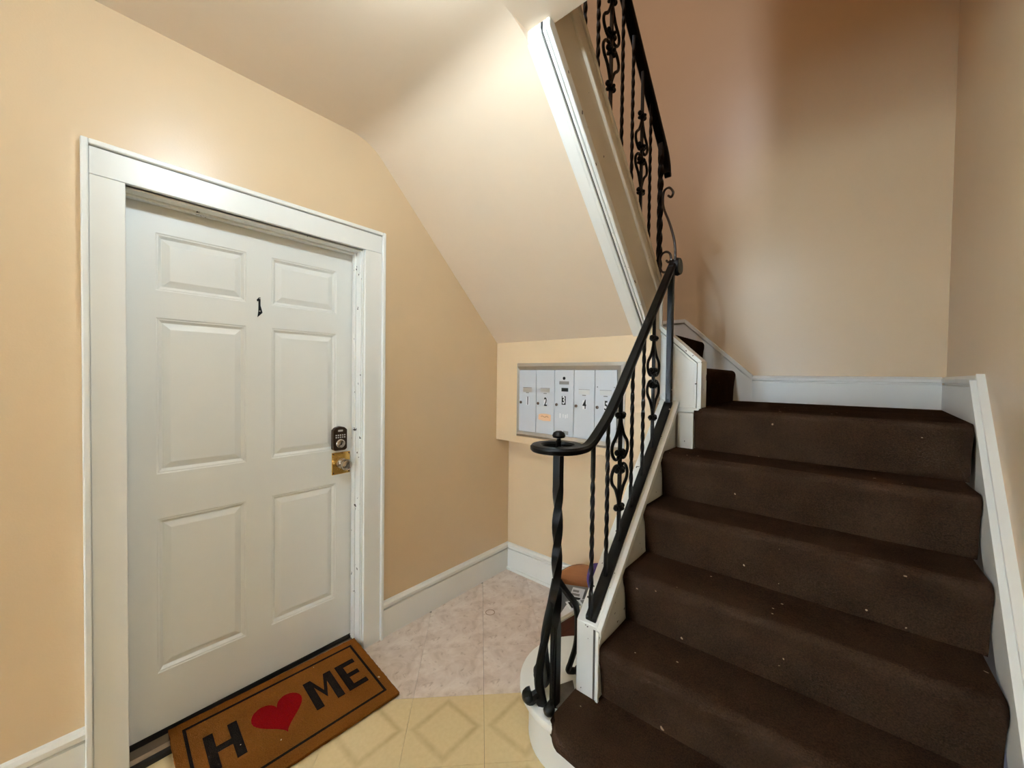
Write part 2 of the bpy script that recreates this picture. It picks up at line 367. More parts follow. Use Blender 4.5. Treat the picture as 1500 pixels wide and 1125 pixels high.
# ------------------------------------------------------------------ door
d1 = empty('door_1', (0, 0.575, 0)); tag(d1, kind='structure')
DX = -0.09
rows = [(1.70, 1.912), (1.018, 1.60), (0.265, 0.85)]; cols = [(0.236, 0.522), (0.617, 0.907)]
L0, L1, LB, LT = 0.142, 0.99, 0.045, 2.03
bm = B()
ys = [L0, cols[0][0], cols[0][1], cols[1][0], cols[1][1], L1]; zs = [LB, .265, .85, 1.018, 1.60, 1.70, 1.912, LT]
for a in range(5):
    for c in range(7):
        hole = a in (1, 3) and c in (1, 3, 5)
        y0, y1, z0, z1 = ys[a], ys[a+1], zs[c], zs[c+1]
        if not hole:
            bm.faces.new([bm.verts.new((DX, y, z)) for y, z in ((y0, z0), (y1, z0), (y1, z1), (y0, z1))])
        else:
            loops = []
            for ins, dep in ((0, 0), (0.004, -0.003), (0.008, -0.003), (0.017, -0.012)):
                loops.append([bm.verts.new((DX+dep, y, z)) for y, z in ((y0+ins, z0+ins), (y1-ins, z0+ins), (y1-ins, z1-ins), (y0+ins, z1-ins))])
            for k in range(3):
                for q in range(4): bm.faces.new((loops[k][q], loops[k][(q+1) % 4], loops[k+1][(q+1) % 4], loops[k+1][q]))
            bm.faces.new(loops[-1])
bmesh.ops.remove_doubles(bm, verts=bm.verts, dist=1e-5)
bk = [bm.verts.new((DX-0.04, y, z)) for y, z in ((L0, LB), (L1, LB), (L1, LT), (L0, LT))]; bm.faces.new(bk)
leaf = mesh_obj('door_leaf', bm, 'door', d1)
me = leaf.data
for (z0, z1) in rows:
    for (y0, y1) in cols:
        bm = B(); lo = []
        for ins, dep in ((0.019, -0.012), (0.022, -0.0105), (0.040, -0.003), (0.042, -0.0025)):
            lo.append([bm.verts.new((DX+dep, y, z)) for y, z in ((y0+ins, z0+ins), (y1-ins, z0+ins), (y1-ins, z1-ins), (y0+ins, z1-ins))])
        for k in range(3):
            for q in range(4): bm.faces.new((lo[k][q], lo[k][(q+1) % 4], lo[k+1][(q+1) % 4], lo[k+1][q]))
        bm.faces.new(lo[-1]); bm.faces.new(lo[0][::-1]); mesh_obj('raised_panel', bm, 'door', d1)
# frame: jambs, stops, casing, backband
bm = B()
for (y0, y1) in ((DY0-.012, DY0), (DY1-.004, DY1+.012)): box(bm, T, 0.0, y0, y1, 0.0, DZ+.012)
box(bm, T, 0.0, DY0, DY1-.004, DZ, DZ+.012)
mesh_obj('jamb', bm, 'white', d1)
bm = B()
for k, (x0, x1, dd) in enumerate(((-0.052, -0.006, 0.007), (-0.082, -0.052, 0.014))):
    box(bm, x0, x1, DY1-.004-dd, DY1-.004, 0.0, DZ, 0.003); box(bm, x0, x1, DY0, DY0+dd*.4, 0.0, DZ, 0.001); box(bm, x0, x1, DY0+dd*.4, DY1-.004-dd, DZ-dd*1.2, DZ, 0.003)
mesh_obj('door_stop', bm, 'chipped', d1)
def prof_board(bm, y0, y1, z0, z1): box(bm, 0.0, 0.019, y0, y1, z0, z1, 0.002)
bm = B(); prof_board(bm, 0.068, DY0, 0.0, DZ); c1 = mesh_obj('casing', bm, 'white', d1)
bm = B(); prof_board(bm, DY1, 1.090, 0.0, DZ); mesh_obj('casing', bm, 'white', d1)
bm = B(); prof_board(bm, 0.068, 1.090, DZ+.0008, 2.111); mesh_obj('casing', bm, 'white', d1)
bm = B(); box(bm, 0.0, 0.031, 0.050, 0.0672, 0.0, 2.130, 0.004); mesh_obj('backband', bm, 'white', d1)
bm = B(); box(bm, 0.0, 0.031, 1.0908, 1.108, 0.0, 2.130, 0.004); mesh_obj('backband', bm, 'white', d1)
bm = B(); box(bm, 0.0, 0.031, 0.0672, 1.0908, 2.1128, 2.130, 0.004); mesh_obj('backband', bm, 'white', d1)
bm = B(); box(bm, T, 0.0, DY0, DY1, 0.0, 0.018); box(bm, -0.155, -0.088, DY0+.001, DY1-.02, 0.018, 0.04); mesh_obj('sill', bm, 'grime', d1)
bm = B(); prism(bm, [(-0.085, 0.018), (-0.02, 0.018), (-0.03, 0.03), (-0.07, 0.034)], DY0, DY1-.02, 'y'); mesh_obj('threshold', bm, 'steel', d1)
# bottom door sweep strip
bm = B(); box(bm, DX-0.03, DX-0.002, L0+.004, L1-.004, 0.036, 0.046); mesh_obj('door_sweep', bm, 'grime', d1)
# keypad deadbolt
kb = B(); prism(kb, [(0.882, 1.025), (0.892, 1.017), (0.942, 1.017), (0.953, 1.025), (0.953, 1.120), (0.940, 1.132), (0.918, 1.138), (0.895, 1.132), (0.882, 1.120)], DX-.001, DX+.024, 'x', 0.003)
lock = mesh_obj('keypad_lock', kb, 'bronze', d1); lock['label'] = 'dark bronze keypad deadbolt'
bm = B()
for r in range(2):
    for c in range(5): box(bm, DX+.024, DX+.0262, 0.893+c*.0108, 0.8995+c*.0108, 1.091-r*.011, 1.0975-r*.011, 0.0012, 1)
mesh_obj('keypad_button', bm, 'keys', lock)
bm = B(); box(bm, DX+.0242, DX+.0252, 0.906, 0.930, 1.112, 1.121, 0.0004, 1); mesh_obj('keypad_display', bm, 'keys', lock)
bm = B(); lathe(bm, [(0.024, 0.0), (0.024, 0.006), (0.019, 0.012), (0.016, 0.013)], (DX+.022, 0.9175, 1.052), 20, 'x'); mesh_obj('lock_cylinder', bm, 'chrome', lock, True)
bm = B(); box(bm, DX+.035, DX+.036, 0.916, 0.919, 1.046, 1.058); mesh_obj('keyhole', bm, 'black', lock)
bm = B(); box(bm, DX-.001, DX+.004, 0.885, 0.979, 0.893, 1.004, 0.002); plate = mesh_obj('knob_backplate', bm, 'brass', d1); plate['label'] = 'square brass plate'
bm = B(); lathe(bm, [(0.026, 0.0), (0.026, 0.006), (0.013, 0.010), (0.011, 0.026), (0.017, 0.034), (0.0255, 0.042), (0.0275, 0.054), (0.0255, 0.064), (0.019, 0.068), (0.001, 0.068)], (DX+.004, 0.932, 0.948), 24, 'x'); mesh_obj('door_knob', bm, 'chrome', plate, True)
bm = B()
for yy, zz in ((0.892, 0.996), (0.892, 0.902), (0.972, 0.902), (0.972, 0.996)): lathe(bm, [(0.004, 0), (0.003, 0.002)], (DX+.004, yy, zz), 8, 'x')
mesh_obj('screw', bm, 'bronze', plate)
# the figure 1
bm = B(); prism(bm, [(0.562, 1.641), (0.581, 1.662), (0.5785, 1.674), (0.5735, 1.692), (0.5735, 1.7275), (0.568, 1.7275), (0.559, 1.716), (0.562, 1.709), (0.566, 1.712), (0.566, 1.69), (0.5655, 1.668)], DX, DX+.004, 'x', 0.0008); num = mesh_obj('door_number', bm, 'black', d1); num['label'] = 'black metal figure 1'
bm = B(); lathe(bm, [(0.0028, 0), (0.002, 0.0015)], (DX+.004, 0.5705, 1.668), 8, 'x'); lathe(bm, [(0.0028, 0), (0.002, 0.0015)], (DX+.004, 0.5705, 1.7225), 8, 'x'); mesh_obj('screw', bm, 'keys', num)

# ------------------------------------------------------------------ staircase
R_ = 0.209
def zt(k): return R_*k
def ny_(k): return 1.27 + 0.2*(k-2)          # nosing y of tread k (6 = landing)
XI, XO = 1.19, 1.10                             # lower stringer inner / outer face
stair = empty('staircase', (1.70, 1.07, 0)); tag(stair, 'brown carpeted stairs with white stringers turning left at a landing', 'staircase')
# bullnose bottom step
def bull(r, cx=1.10, cy=1.345):
    pts = [(cx+r*math.cos(a), cy+r*math.sin(a)) for a in [math.pi*0.5 + math.pi*i/24 for i in range(25)]]
    return pts + [(2.15, cy-r), (2.15, cy+r)]
bm = B(); prism(bm, bull(0.225), 0.0, zt(1)-.03, 'z'); mesh_obj('bottom_riser', bm, 'white', stair, True)
bm = B(); prism(bm, bull(0.262), zt(1)-.032, zt(1), 'z', 0.008); mesh_obj('bottom_tread', bm, 'white', stair, True)
# carpet covered steps
def carpet_prof(yn, z1, z0, ylast, r=0.028):
    """(y,z) outline: riser with rolled nosing, tread going back to ylast"""
    p = [(yn+.036, z0-.004), (yn+.030, z0+.02), (yn+.024, z0+(z1-z0)*.45), (yn+.016, z1-.075), (yn+.004, z1-.05)]
    for i in range(7):
        a = math.pi - i*math.pi/12
        p.append((yn+r+r*math.cos(a), z1-r+r*math.sin(a)))
    p += [((yn+r+ylast)/2, z1-.002), (ylast, z1-.001), (ylast, z0-.004)]
    return p
def carpet_step(prof_fn, xl, xr_fn, nseg=24, sag=True):
    bm = B(); rings = []
    for i in range(nseg+1):
        t = i/nseg; x = xl + (xr_fn - xl)*t
        wv = 0.004*math.sin(7*t+xl*9) if sag else 0
        rings.append([bm.verts.new((x, y + (wv if abs(z) > 0 else 0), z - (0.003*math.sin(math.pi*t) if sag else 0))) for y, z in prof_fn])
    m_ = len(prof_fn)
    for i in range(nseg):
        for j in range(m_): bm.faces.new((rings[i][j], rings[i][(j+1) % m_], rings[i+1][(j+1) % m_], rings[i+1][j]))
    bm.faces.new(rings[0]); bm.faces.new(rings[-1][::-1]); return bm
# first carpet: over the bottom tread, wraps its nosing
pr = [(1.10, zt(1)-.052), (1.080, zt(1)-.056), (1.056, zt(1)-.046), (1.046, zt(1)-.022), (1.052, zt(1)-.002), (1.070, zt(1)+.010), (1.12, zt(1)+.012), (1.31, zt(1)+.010), (1.31, zt(1)+.0005), (1.10, zt(1)+.0005), (1.085, zt(1)-.004), (1.083, zt(1)-.03), (1.10, zt(1)-.034)]
bm = B(); rings = []
N = 40
for i in range(N+1):
    t = i/N; x = 1.098 + (2.14-1.098)*t; e = max(0, 1-t*18)
    rings.append([bm.verts.new((x + 0.02*e*(1 if y < 1.09 else 0), y + 0.03*e*e*(1 if y < 1.09 else 0) + 0.003*math.sin(31*t), z)) for y, z in pr])
for i in range(N):
    for j in range(len(pr)): bm.faces.new((rings[i][j], rings[i][(j+1) % len(pr)], rings[i+1][(j+1) % len(pr)], rings[i+1][j]))
bm.faces.new(rings[0]); bm.faces.new(rings[-1][::-1]); mesh_obj('carpet_step', bm, 'carpet', stair, True)
for k in range(2, 6):
    bm = carpet_step(carpet_prof(ny_(k), zt(k), zt(k-1)+(.010 if k == 2 else 0), ny_(k+1)+.06), XI, rx(ny_(k))-.015); mesh_obj('carpet_step', bm, 'carpet', stair, True)
# landing
LZ = zt(6)
bm = carpet_step(carpet_prof(ny_(6)+.005, LZ, zt(5), BACK-.01), 1.277, rx(2.07)-.012, sag=False)
prism(bm, [(1.20, 2.16), (1.285, 2.16), (1.285, 2.98), (1.20, 2.98)], LZ-.1, LZ-.0015, 'z'); prism(bm, [(2.15, 2.12), (rx(2.12)-.01, 2.12), (rx(2.98)-.01, 2.98), (2.15, 2.98)], LZ-.1, LZ-.0012, 'z')
mesh_obj('landing_carpet', bm, 'carpet', stair, True)
# two steps going left along the back wall
for k in (1, 2):
    xn = 1.29 - 0.2*(k-1); z1 = LZ + 0.2055*k; z0 = z1-0.2055; r = 0.03
    xe = xn-0.26 if k == 1 else 0.0
    p = [(xn-.012, z0-.004), (xn-.010, z0+.08), (xn-.006, z1-.08), (xn-.001, z1-.05)]
    for i in range(7): a = i*math.pi/12; p.append((xn-r+r*math.cos(a), z1-r+r*math.sin(a)))
    p += [(xe, z1), (xe, z0-.004)]
    bm = B(); prism(bm, p, 2.175, BACK-.012, 'y'); mesh_obj('carpet_step', bm, 'carpet', stair, True)
LZ2 = LZ + 0.411
# upper flight going up towards the viewer above the soffit
for k in range(1, 7):
    yn = 2.13 - 0.17*(k-1); z1 = LZ2 + 0.19*k
    bm = B(); prism(bm, [(yn, z1-.19), (yn, z1), (yn-.19, z1), (yn-.19, z1-.06), (yn-.02, z1-.25)], 0.02, 0.985, 'x'); mesh_obj('carpet_step', bm, 'carpet', stair)
# lower stringer
def st(y): return 0.475 + 0.965*(y-1.25)
bm = B(); prism(bm, [(1.265, 0.0), (1.265, st(1.265)), (2.09, st(2.09)), (2.09, 0.0)], XO, XI-.004, 'x', 0.003); so = mesh_obj('lower_stringer', bm, 'chipped', stair)
# moulding strips along the inside edge of the stringer
bm = B()
for dz, hw, t in ((-0.012, 0.011, 0.016), (-0.044, 0.007, 0.012), (-0.066, 0.0035, 0.007)):
    prism(bm, [(1.262, st(1.262)+dz-hw), (2.09, st(2.09)+dz-hw), (2.09, st(2.09)+dz+hw), (1.262, st(1.262)+dz+hw)], XI-.006, XI-.004+t, 'x', 0.002)
prism(bm, [(1.258, zt(1)+.012), (1.268, zt(1)+.012), (1.268, st(1.265)-.01), (1.258, st(1.265)-.01)], XI-.006, XI+.004, 'x', 0.001)
mesh_obj('stringer_moulding', bm, 'white', so)
bm = B(); prism(bm, [(1.264, st(1.264)-.034), (2.09, st(2.09)-.034), (2.09, st(2.09)-.025), (1.264, st(1.264)-.025)], XI-.0045, XI-.003, 'x'); mesh_obj('moulding_gap_shade', bm, 'dust_and_shade', so)  # grey strip painting in the shadow and dirt of the moulding groove
bm = B(); box(bm, XI-.020, XI-.012, 1.2635, 1.2655, zt(1)+.012, st(1.265)-.012); mesh_obj('moulding_gap_shade', bm, 'dust_and_shade', so)  # upright strip with the same painted groove shade at the stringer's front end
# plain wall under the stair on the alcove side
bm = B(); box(bm, XO+.006, 1.16, 2.085, 2.20, 0, 1.2); mesh_obj('under_stair_panel', bm, 'wall', stair)
# right skirt board with moulded cap
def sk(y): return LZ + 0.175 + 0.985*(y-2.02)
bm = B(); y_lo = 0.75
def skirt(bm, off_lo, off_hi, t0, t1, bev=0.0):
    P = [(y_lo, sk(y_lo)+off_lo), (2.02, sk(2.02)+off_lo), (2.02, sk(2.02)+off_hi), (y_lo, sk(y_lo)+off_hi)]
    vs = []
    for t in (t0, t1): vs.append([bm.verts.new((rx(y)-t, y, z)) for y, z in P])
    bm.faces.new(vs[0]); bm.faces.new(vs[1][::-1])
    for i in range(4): bm.faces.new((vs[0][i], vs[1][i], vs[1][(i+1) % 4], vs[0][(i+1) % 4]))
skirt(bm, -0.42, -0.004, 0.0, 0.013)
rs = mesh_obj('skirt_board', bm, 'white', stair)
bm = B(); skirt(bm, -0.016, 0.0, 0.0, 0.020); skirt(bm, -0.046, -0.022, 0.0, 0.034); skirt(bm, -0.074, -0.054, 0.0, 0.027); skirt(bm, -0.088, -0.080, 0.0, 0.021); mesh_obj('skirt_moulding', bm, 'white', rs)
# landing baseboards
def rbb(name, y0, y1, h, z):
    bm = B(); A = []; C = []
    for a, b_ in bb_prof(h, 0.016): A.append(bm.verts.new((rx(y0)-a, y0, z+b_))); C.append(bm.verts.new((rx(y1)-a, y1, z+b_)))
    n = len(A); bm.faces.new(A); bm.faces.new(C[::-1])
    for i in range(n): bm.faces.new((A[i], C[i], C[(i+1) % n], A[(i+1) % n]))
    return mesh_obj(name, bm, 'white', kind='structure')
rbb('baseboard_right', 2.02, BACK-.001, 0.172, LZ)
bboard('baseboard_back', 1.390, BACK, rx(BACK)-.016, BACK, 0, -1, 0.172, 0.016, LZ)
# sloping skirt on the back wall beside the two steps
p = [(1.3895, LZ), (1.3895, LZ+.172), (0.957, 1.832), (0.0, 1.832), (0.0, LZ2), (0.9, LZ2), (1.05, LZ)]
bm = B(); prism(bm, p, BACK-.012, BACK, 'y', 0.001)
sb = mesh_obj('skirt_board', bm, 'white', stair)
bm = B()
def strip_y(bm, a, b_, hw, y0, y1):
    prism(bm, [(a[0], a[1]-hw), (b_[0], b_[1]-hw), (b_[0], b_[1]+hw*.1), (a[0], a[1]+hw*.1)], y0, y1, 'y', 0.0015)
strip_y(bm, (1.3895, LZ+.172), (0.957, 1.832), 0.030, BACK-.026, BACK); strip_y(bm, (0.957, 1.832), (0.0, 1.832), 0.024, BACK-.026, BACK); mesh_obj('skirt_moulding', bm, 'white', sb)
# panelled end of the short flight (faces the viewer)
PY = 2.095
bm = B(); prism(bm, [(1.08, 1.28), (1.125, 1.235), (1.285, 1.235), (1.285, 1.478), (1.085, 1.662), (1.03, 1.70), (1.03, 1.30)], PY, 2.17, 'y', 0.002)
pn = mesh_obj('panelled_end', bm, 'white', stair)
bm = B(); box(bm, 1.196, 1.272, PY-.008, 2.16, zt(5)-.01, 1.232, 0.003); mesh_obj('end_post', bm, 'chipped', pn)
bm = B(); box(bm, 1.186, 1.300, PY-.016, 2.165, 1.226, 1.252, 0.005); mesh_obj('ledge_moulding', bm, 'chipped', pn)
bm = B()
def capstrip(bm, off, wdt, y0, y1):
    o = [(1.308-off, 1.25), (1.308-off, 1.488-off*.42), (1.10, 1.680-off*1.36)]
    q = [(1.308-off-wdt, 1.25), (1.308-off-wdt, 1.488-(off+wdt)*.42), (1.10, 1.680-(off+wdt)*1.36)]
    prism(bm, [o[0], o[1], q[1], q[0]], y0, y1, 'y', 0.0015); prism(bm, [o[1], o[2], q[2], q[1]], y0, y1, 'y', 0.0015)
capstrip(bm, 0.0, 0.020, PY-.014, 2.175); capstrip(bm, 0.024, 0.012, PY-.010, 2.1)
mesh_obj('cap_moulding', bm, 'chipped', pn)
bm = B(); prism(bm, [(1.10, 1.30), (1.185, 1.222), (1.185, 1.235), (1.10, 1.315)], PY-.006, 2.1, 'y', 0.001); mesh_obj('lower_moulding', bm, 'white', pn)

# upper stringer with soffit trim
def us(y): return 2.31 - 0.93*(y-1.70)         # top of fascia
def ul(y): return 1.905 - 0.97*(y-1.70)        # bottom of fascia
YE = 2.128; YT = 1.06
bm = B(); prism(bm, [(YT, sof(YT)+.025), (YE, sof(YE)+.025), (YE, us(YE)), (YT-.25, us(YT-.25)), (YT-.25, 2.80), (YT, 2.80)], 0.992, 1.078, 'x', 0.002)
fa = mesh_obj('upper_stringer', bm, 'fascia', stair)
def ustr(bm, d0, d1, x0, x1, bev=0.002, f=us, yt=1.09):
    prism(bm, [(yt, f(yt)+d0), (YE, f(YE)+d0), (YE, f(YE)+d1), (yt, f(yt)+d1)], x0, x1, 'x', bev)
bm = B(); ustr(bm, -0.104, -0.076, 1.07, 1.090, 0.005); mesh_obj('fascia_moulding', bm, 'fascia', fa)
bm = B(); ustr(bm, 0.0, 0.02, 0.985, 1.088, 0.004); mesh_obj('fascia_cap', bm, 'fascia', fa)
bm = B(); box(bm, 1.04, 1.092, YE-.005, YE+.012, ul(YE)+.06, us(YE)-.005, 0.003); mesh_obj('fascia_end', bm, 'chipped', fa)
def soft(bm, x0, x1, d0, d1, bev=0.0015):
    def f(y): return sof(y)
    prism(bm, [(1.052, f(1.052)+d0), (2.0, f(2.0)+d0), (2.0, f(2.0)+d1), (1.052, f(1.052)+d1)], x0, x1, 'x', bev)
bm = B(); soft(bm, 0.987, 1.034, -0.008, 0.05); soft(bm, 1.0345, 1.050, -0.014, 0.05, 0.004); mesh_obj('soffit_trim', bm, 'white', fa)
bm = B(); soft(bm, 1.056, 1.068, -0.010, 0.05, 0.004); soft(bm, 1.0685, 1.084, -0.004, 0.055, 0.004); mesh_obj('soffit_trim', bm, 'chipped', fa)
bm = B(); soft(bm, 1.0495, 1.0565, 0.004, 0.03, 0.0); mesh_obj('trim_gap', bm, 'grime', fa)

# ------------------------------------------------------------------ railings
RX = 1.153
lr = empty('stair_railing', (RX, 1.165, zt(1))); tag(lr, 'black wrought-iron railing of the lower flight with a ring-topped newel', 'railing')
ur = empty('stair_railing', (1.04, 2.21, LZ2)); tag(ur, 'black wrought-iron railing of the upper flight above the white stringer', 'railing')
RAILP = [(-.021, -.006), (-.016, -.012), (.016, -.012), (.021, -.006), (.021, .004), (.014, .011), (-.014, .011), (-.021, .004)]
NX, NY = 1.072, 1.165
path = []
for i in range(46):                              # inner spiral to outer ring
    a = -2.35*math.pi + i/45*2.35*math.pi; rr = 0.040 + 0.041*min(1, i/14.0)
    path.append((NX+rr*math.cos(a), NY+rr*math.sin(a), 1.148 - 0.004*(1-i/45)))
path = [p for p in path]
tail = spline([(RX, 1.167, 1.148), (RX, 1.215, 1.150), (RX, 1.255, 1.163), (RX, 1.30, 1.190), (RX, 1.375, 1.243), (RX, 1.465, 1.327), (RX, 1.60, 1.472), (RX, 2.06, 1.964), (RX, 2.085, 1.985)], 6)
bm = B(); sweep(bm, path + [tuple(p) for p in tail[1:]], RAILP); rail = mesh_obj('handrail', bm, 'iron', lr, True)
bm = B(); lathe(bm, [(0.012, -.020), (0.042, -.017), (0.048, 0.0), (0.042, 0.017), (0.012, 0.020)], (RX+.012, 2.125, 1.990), 24, 'x'); mesh_obj('rail_end_scroll', bm, 'iron', rail, True)
bm = B(); lathe(bm, [(0.010, 1.10), (0.0105, 1.150), (0.009, 1.162), (0.011, 1.168), (0.008, 1.174), (0.0075, 1.180), (0.021, 1.183), (0.024, 1.190), (0.020, 1.200), (0.010, 1.206), (0.001, 1.207)], (NX, NY, 0), 16); mesh_obj('finial', bm, 'iron', lr, True)
bm = B(); ring_in = [(NX+.055*math.cos(a), NY+.055*math.sin(a), 1.138) for a in [i*math.pi/6 for i in range(0, 13)]]
for a in (0.3, 0.3+math.pi/2, 0.3+math.pi, 0.3+1.5*math.pi): sweep(bm, [(NX, NY, 1.140), (NX+.045*math.cos(a), NY+.045*math.sin(a), 1.140)], circ(.006, 6))
mesh_obj('ring_spoke', bm, 'iron', lr, True)
bm = B(); twistbar(bm, NX, NY, zt(1)+.001, 1.145, 0.028, 0.30, 0.86, 0.13); mesh_obj('newel_post', bm, 'iron', lr, True)
# scroll feet around the newel
def foot(ang, R, z_top, mid, name='scroll_foot', br=0.011):
    dx, dy = math.cos(ang), math.sin(ang)
    P = [(0.010, z_top), (0.022+mid*.25, z_top-.10), (0.020+mid*.75, z_top-.19), (0.020+mid, z_top-.27), (0.020+mid*.8, z_top-.335), (0.026+mid*.45, z_top-.375), (R*.62, 0.245), (R*.88, 0.228), (R, 0.236), (R*1.0, 0.252), (R*.90, 0.256)]
    pts = spline([(NX+dx*r, NY+dy*r, z) for r, z in P], 5)
    bm = B(); n = len(pts); sweep(bm, pts, circ(br, 8, br*.7), upv=(-dy, dx, 0.001), scale=[0.75+0.5*min(1, i/(n*.7)) for i in range(n)])
    ball(bm, (NX+dx*R*.97, NY+dy*R*.97, 0.236), 0.021); return mesh_obj(name, bm, 'iron', lr, True)
foot(math.radians(157), 0.118, 0.66, 0.058, br=.019); foot(math.radians(222), 0.098, 0.58, 0.040, br=.017); foot(math.radians(285), 0.062, 0.50, 0.006, br=.009)
def leg_back():
    P = [(NX+.006, NY+.006, 0.66), (1.082, 1.22, 0.60), (1.088, 1.275, 0.53), (1.080, 1.305, 0.44), (1.075, 1.305, 0.36), (1.058, 1.296, 0.285), (1.045, 1.30, 0.245), (1.060, 1.325, 0.235), (1.078, 1.335, 0.247)]
    pts = spline(P, 5); bm = B(); sweep(bm, pts, circ(.0135, 8, .011), upv=(1, 0, 0.001)); ball(bm, (1.075, 1.333, 0.238), 0.021); return mesh_obj('scroll_foot', bm, 'iron', lr, True)
leg_back()
bm = B(); prism(bm, [(1.05, 1.15), (1.098, 1.155), (1.099, 1.262), (1.065, 1.30), (1.04, 1.25)], zt(1), zt(1)+.006, 'z', 0.001); mesh_obj('base_plate', bm, 'dust_and_shade', lr)
# bottom channel lying on the stringer, and post at its top
bm = B(); prism(bm, [(1.272, st(1.272)+.001), (2.068, st(2.068)+.001), (2.068, st(2.068)+.016), (1.272, st(1.272)+.016)], RX-.022, RX+.022, 'x', 0.003); mesh_obj('bottom_rail', bm, 'iron', lr)
bm = B(); box(bm, RX-.014, RX+.014, 2.060, 2.088, st(2.07)+.005, 1.985, 0.003); mesh_obj('end_post', bm, 'iron', lr)
for sc in (((RX+.021, 2.03, st(2.03)+.014), .005), ((RX+.0155, 2.072, st(2.07)+.075), .004)):
    bm = B(); ball(bm, *sc); mesh_obj('screw', bm, 'keys', lr)
def rail_z(y):
    for a, b_ in zip(tail[:-1], tail[1:]):
        if a.y <= y <= b_.y: return a.z + (b_.z-a.z)*(y-a.y)/(b_.y-a.y)
    return 1.148
def ornate(parent, x, y, z0, z1, zmid, hu=0.185, hw=0.074):
    bm = B(); box(bm, x-.0065, x+.0065, y-.0065, y+.0065, z0, z1)
    o = mesh_obj('ornate_baluster', bm, 'iron', parent)
    for sg in (1, -1):          # upper and lower teardrop pairs
        for sd in (1, -1):
            P = [(0.006, hu-.004), (0.010, hu-.03), (0.034, hu-.075), (hw-.008, 0.080), (hw, 0.055), (hw-.008, 0.034), (hw*.62, 0.016), (hw*.34, 0.013), (0.012, 0.024)]
            bm = B(); sweep(bm, spline([(x, y+sd*a, zmid+sg*b_) for a, b_ in P], 8), circ(.0068, 8), upv=(1, 0, 0)); mesh_obj('scroll', bm, 'iron', o, True)
    for dz in (hu+.005, 0.036, -0.036, -hu-.005):
        bm = B(); box(bm, x-.012, x+.012, y-.017, y+.017, zmid+dz-.013, zmid+dz+.013, 0.003)
        for sd in (1, -1): ball(bm, (x, y+sd*.027, zmid+dz+.003), .012, 6); ball(bm, (x+sd*.015, y, zmid+dz), .008, 6)
        mesh_obj('collar', bm, 'iron', o, True)
    return o
def twisted(parent, x, y, z0, z1, t0=.14, t1=.92, s=.0125, name='twisted_baluster', pitch=.05):
    bm = B(); twistbar(bm, x, y, z0, z1, s, t0, t1, pitch); return mesh_obj(name, bm, 'iron', parent, True)
for k, y in enumerate((1.272, 1.388, 1.497, 1.612, 1.732, 1.850)):
    z0 = st(y)+.014; z1 = rail_z(y)-.006
    if k in (2, 5): ornate(lr, RX, y, z0, z1, 1.055 if k == 2 else 1.40)
    else: twisted(lr, RX, y, z0, z1, t1=.80 if k == 0 else .9)
# upper railing
UX = 1.04
def urz(y): return 2.905 - 0.86*(y-2.0)
for k, y in enumerate((1.12, 1.238, 1.355, 1.463, 1.580, 1.697, 1.814, 1.930, 2.046)):
    z0 = us(y)+.015; z1 = urz(y)-.006
    if k in (1, 4, 7): ornate(ur, UX, y, z0, z1, us(y)+.44)
    else: twisted(ur, UX, y, z0, z1)
twisted(ur, UX, 2.205, LZ2, urz(2.205), .30, .93, .024, 'newel_post', .075)
up_path = spline([(UX, 0.9, urz(.9)), (UX, 1.3, urz(1.3)), (UX, 1.9, urz(1.9)), (UX, 2.20, urz(2.20)), (UX, 2.262, 2.672), (UX, 2.290, 2.625), (UX, 2.298, 2.590)], 6)
bm = B(); sweep(bm, up_path, [(a*1.15, b_*1.4) for a, b_ in RAILP]); rail2 = mesh_obj('handrail', bm, 'iron', ur, True)
bm = B(); lathe(bm, [(0.008, -.018), (0.016, -.016), (0.016, .016), (.008, .018)], (UX, 2.318, 2.588), 12, 'x'); mesh_obj('rail_end_scroll', bm, 'iron', rail2, True)
# S-shaped bracket joining both railings
Sp = [(1.11, 2.13, 2.379), (1.134, 2.106, 2.357), (1.147, 2.093, 2.375), (1.114, 2.126, 2.419), (1.074, 2.166, 2.426), (1.066, 2.174, 2.378), (1.078, 2.162, 2.325), (1.12, 2.12, 2.235), (1.152, 2.088, 2.151), (1.165, 2.082, 2.089), (1.166, 2.09, 2.010)]
Tp = [(1.106, 2.134, 2.035), (1.121, 2.119, 2.02), (1.142, 2.098, 2.026), (1.13, 2.11, 2.063), (1.095, 2.145, 2.086), (1.06, 2.18, 2.081), (1.051, 2.189, 2.038), (1.068, 2.172, 1.991), (1.108, 2.132, 1.973), (1.14, 2.095, 1.972)]
M['rust'] = paint('rusty_brown_iron', srgb(58, 40, 24), 0.4, 0.1, 0.05, 120)
for P in (Sp, Tp):
    bm = B(); sweep(bm, spline(P, 6), circ(.0062, 6), upv=(1, 1, 0)); mesh_obj('scroll_bracket', bm, 'rust', lr, True)

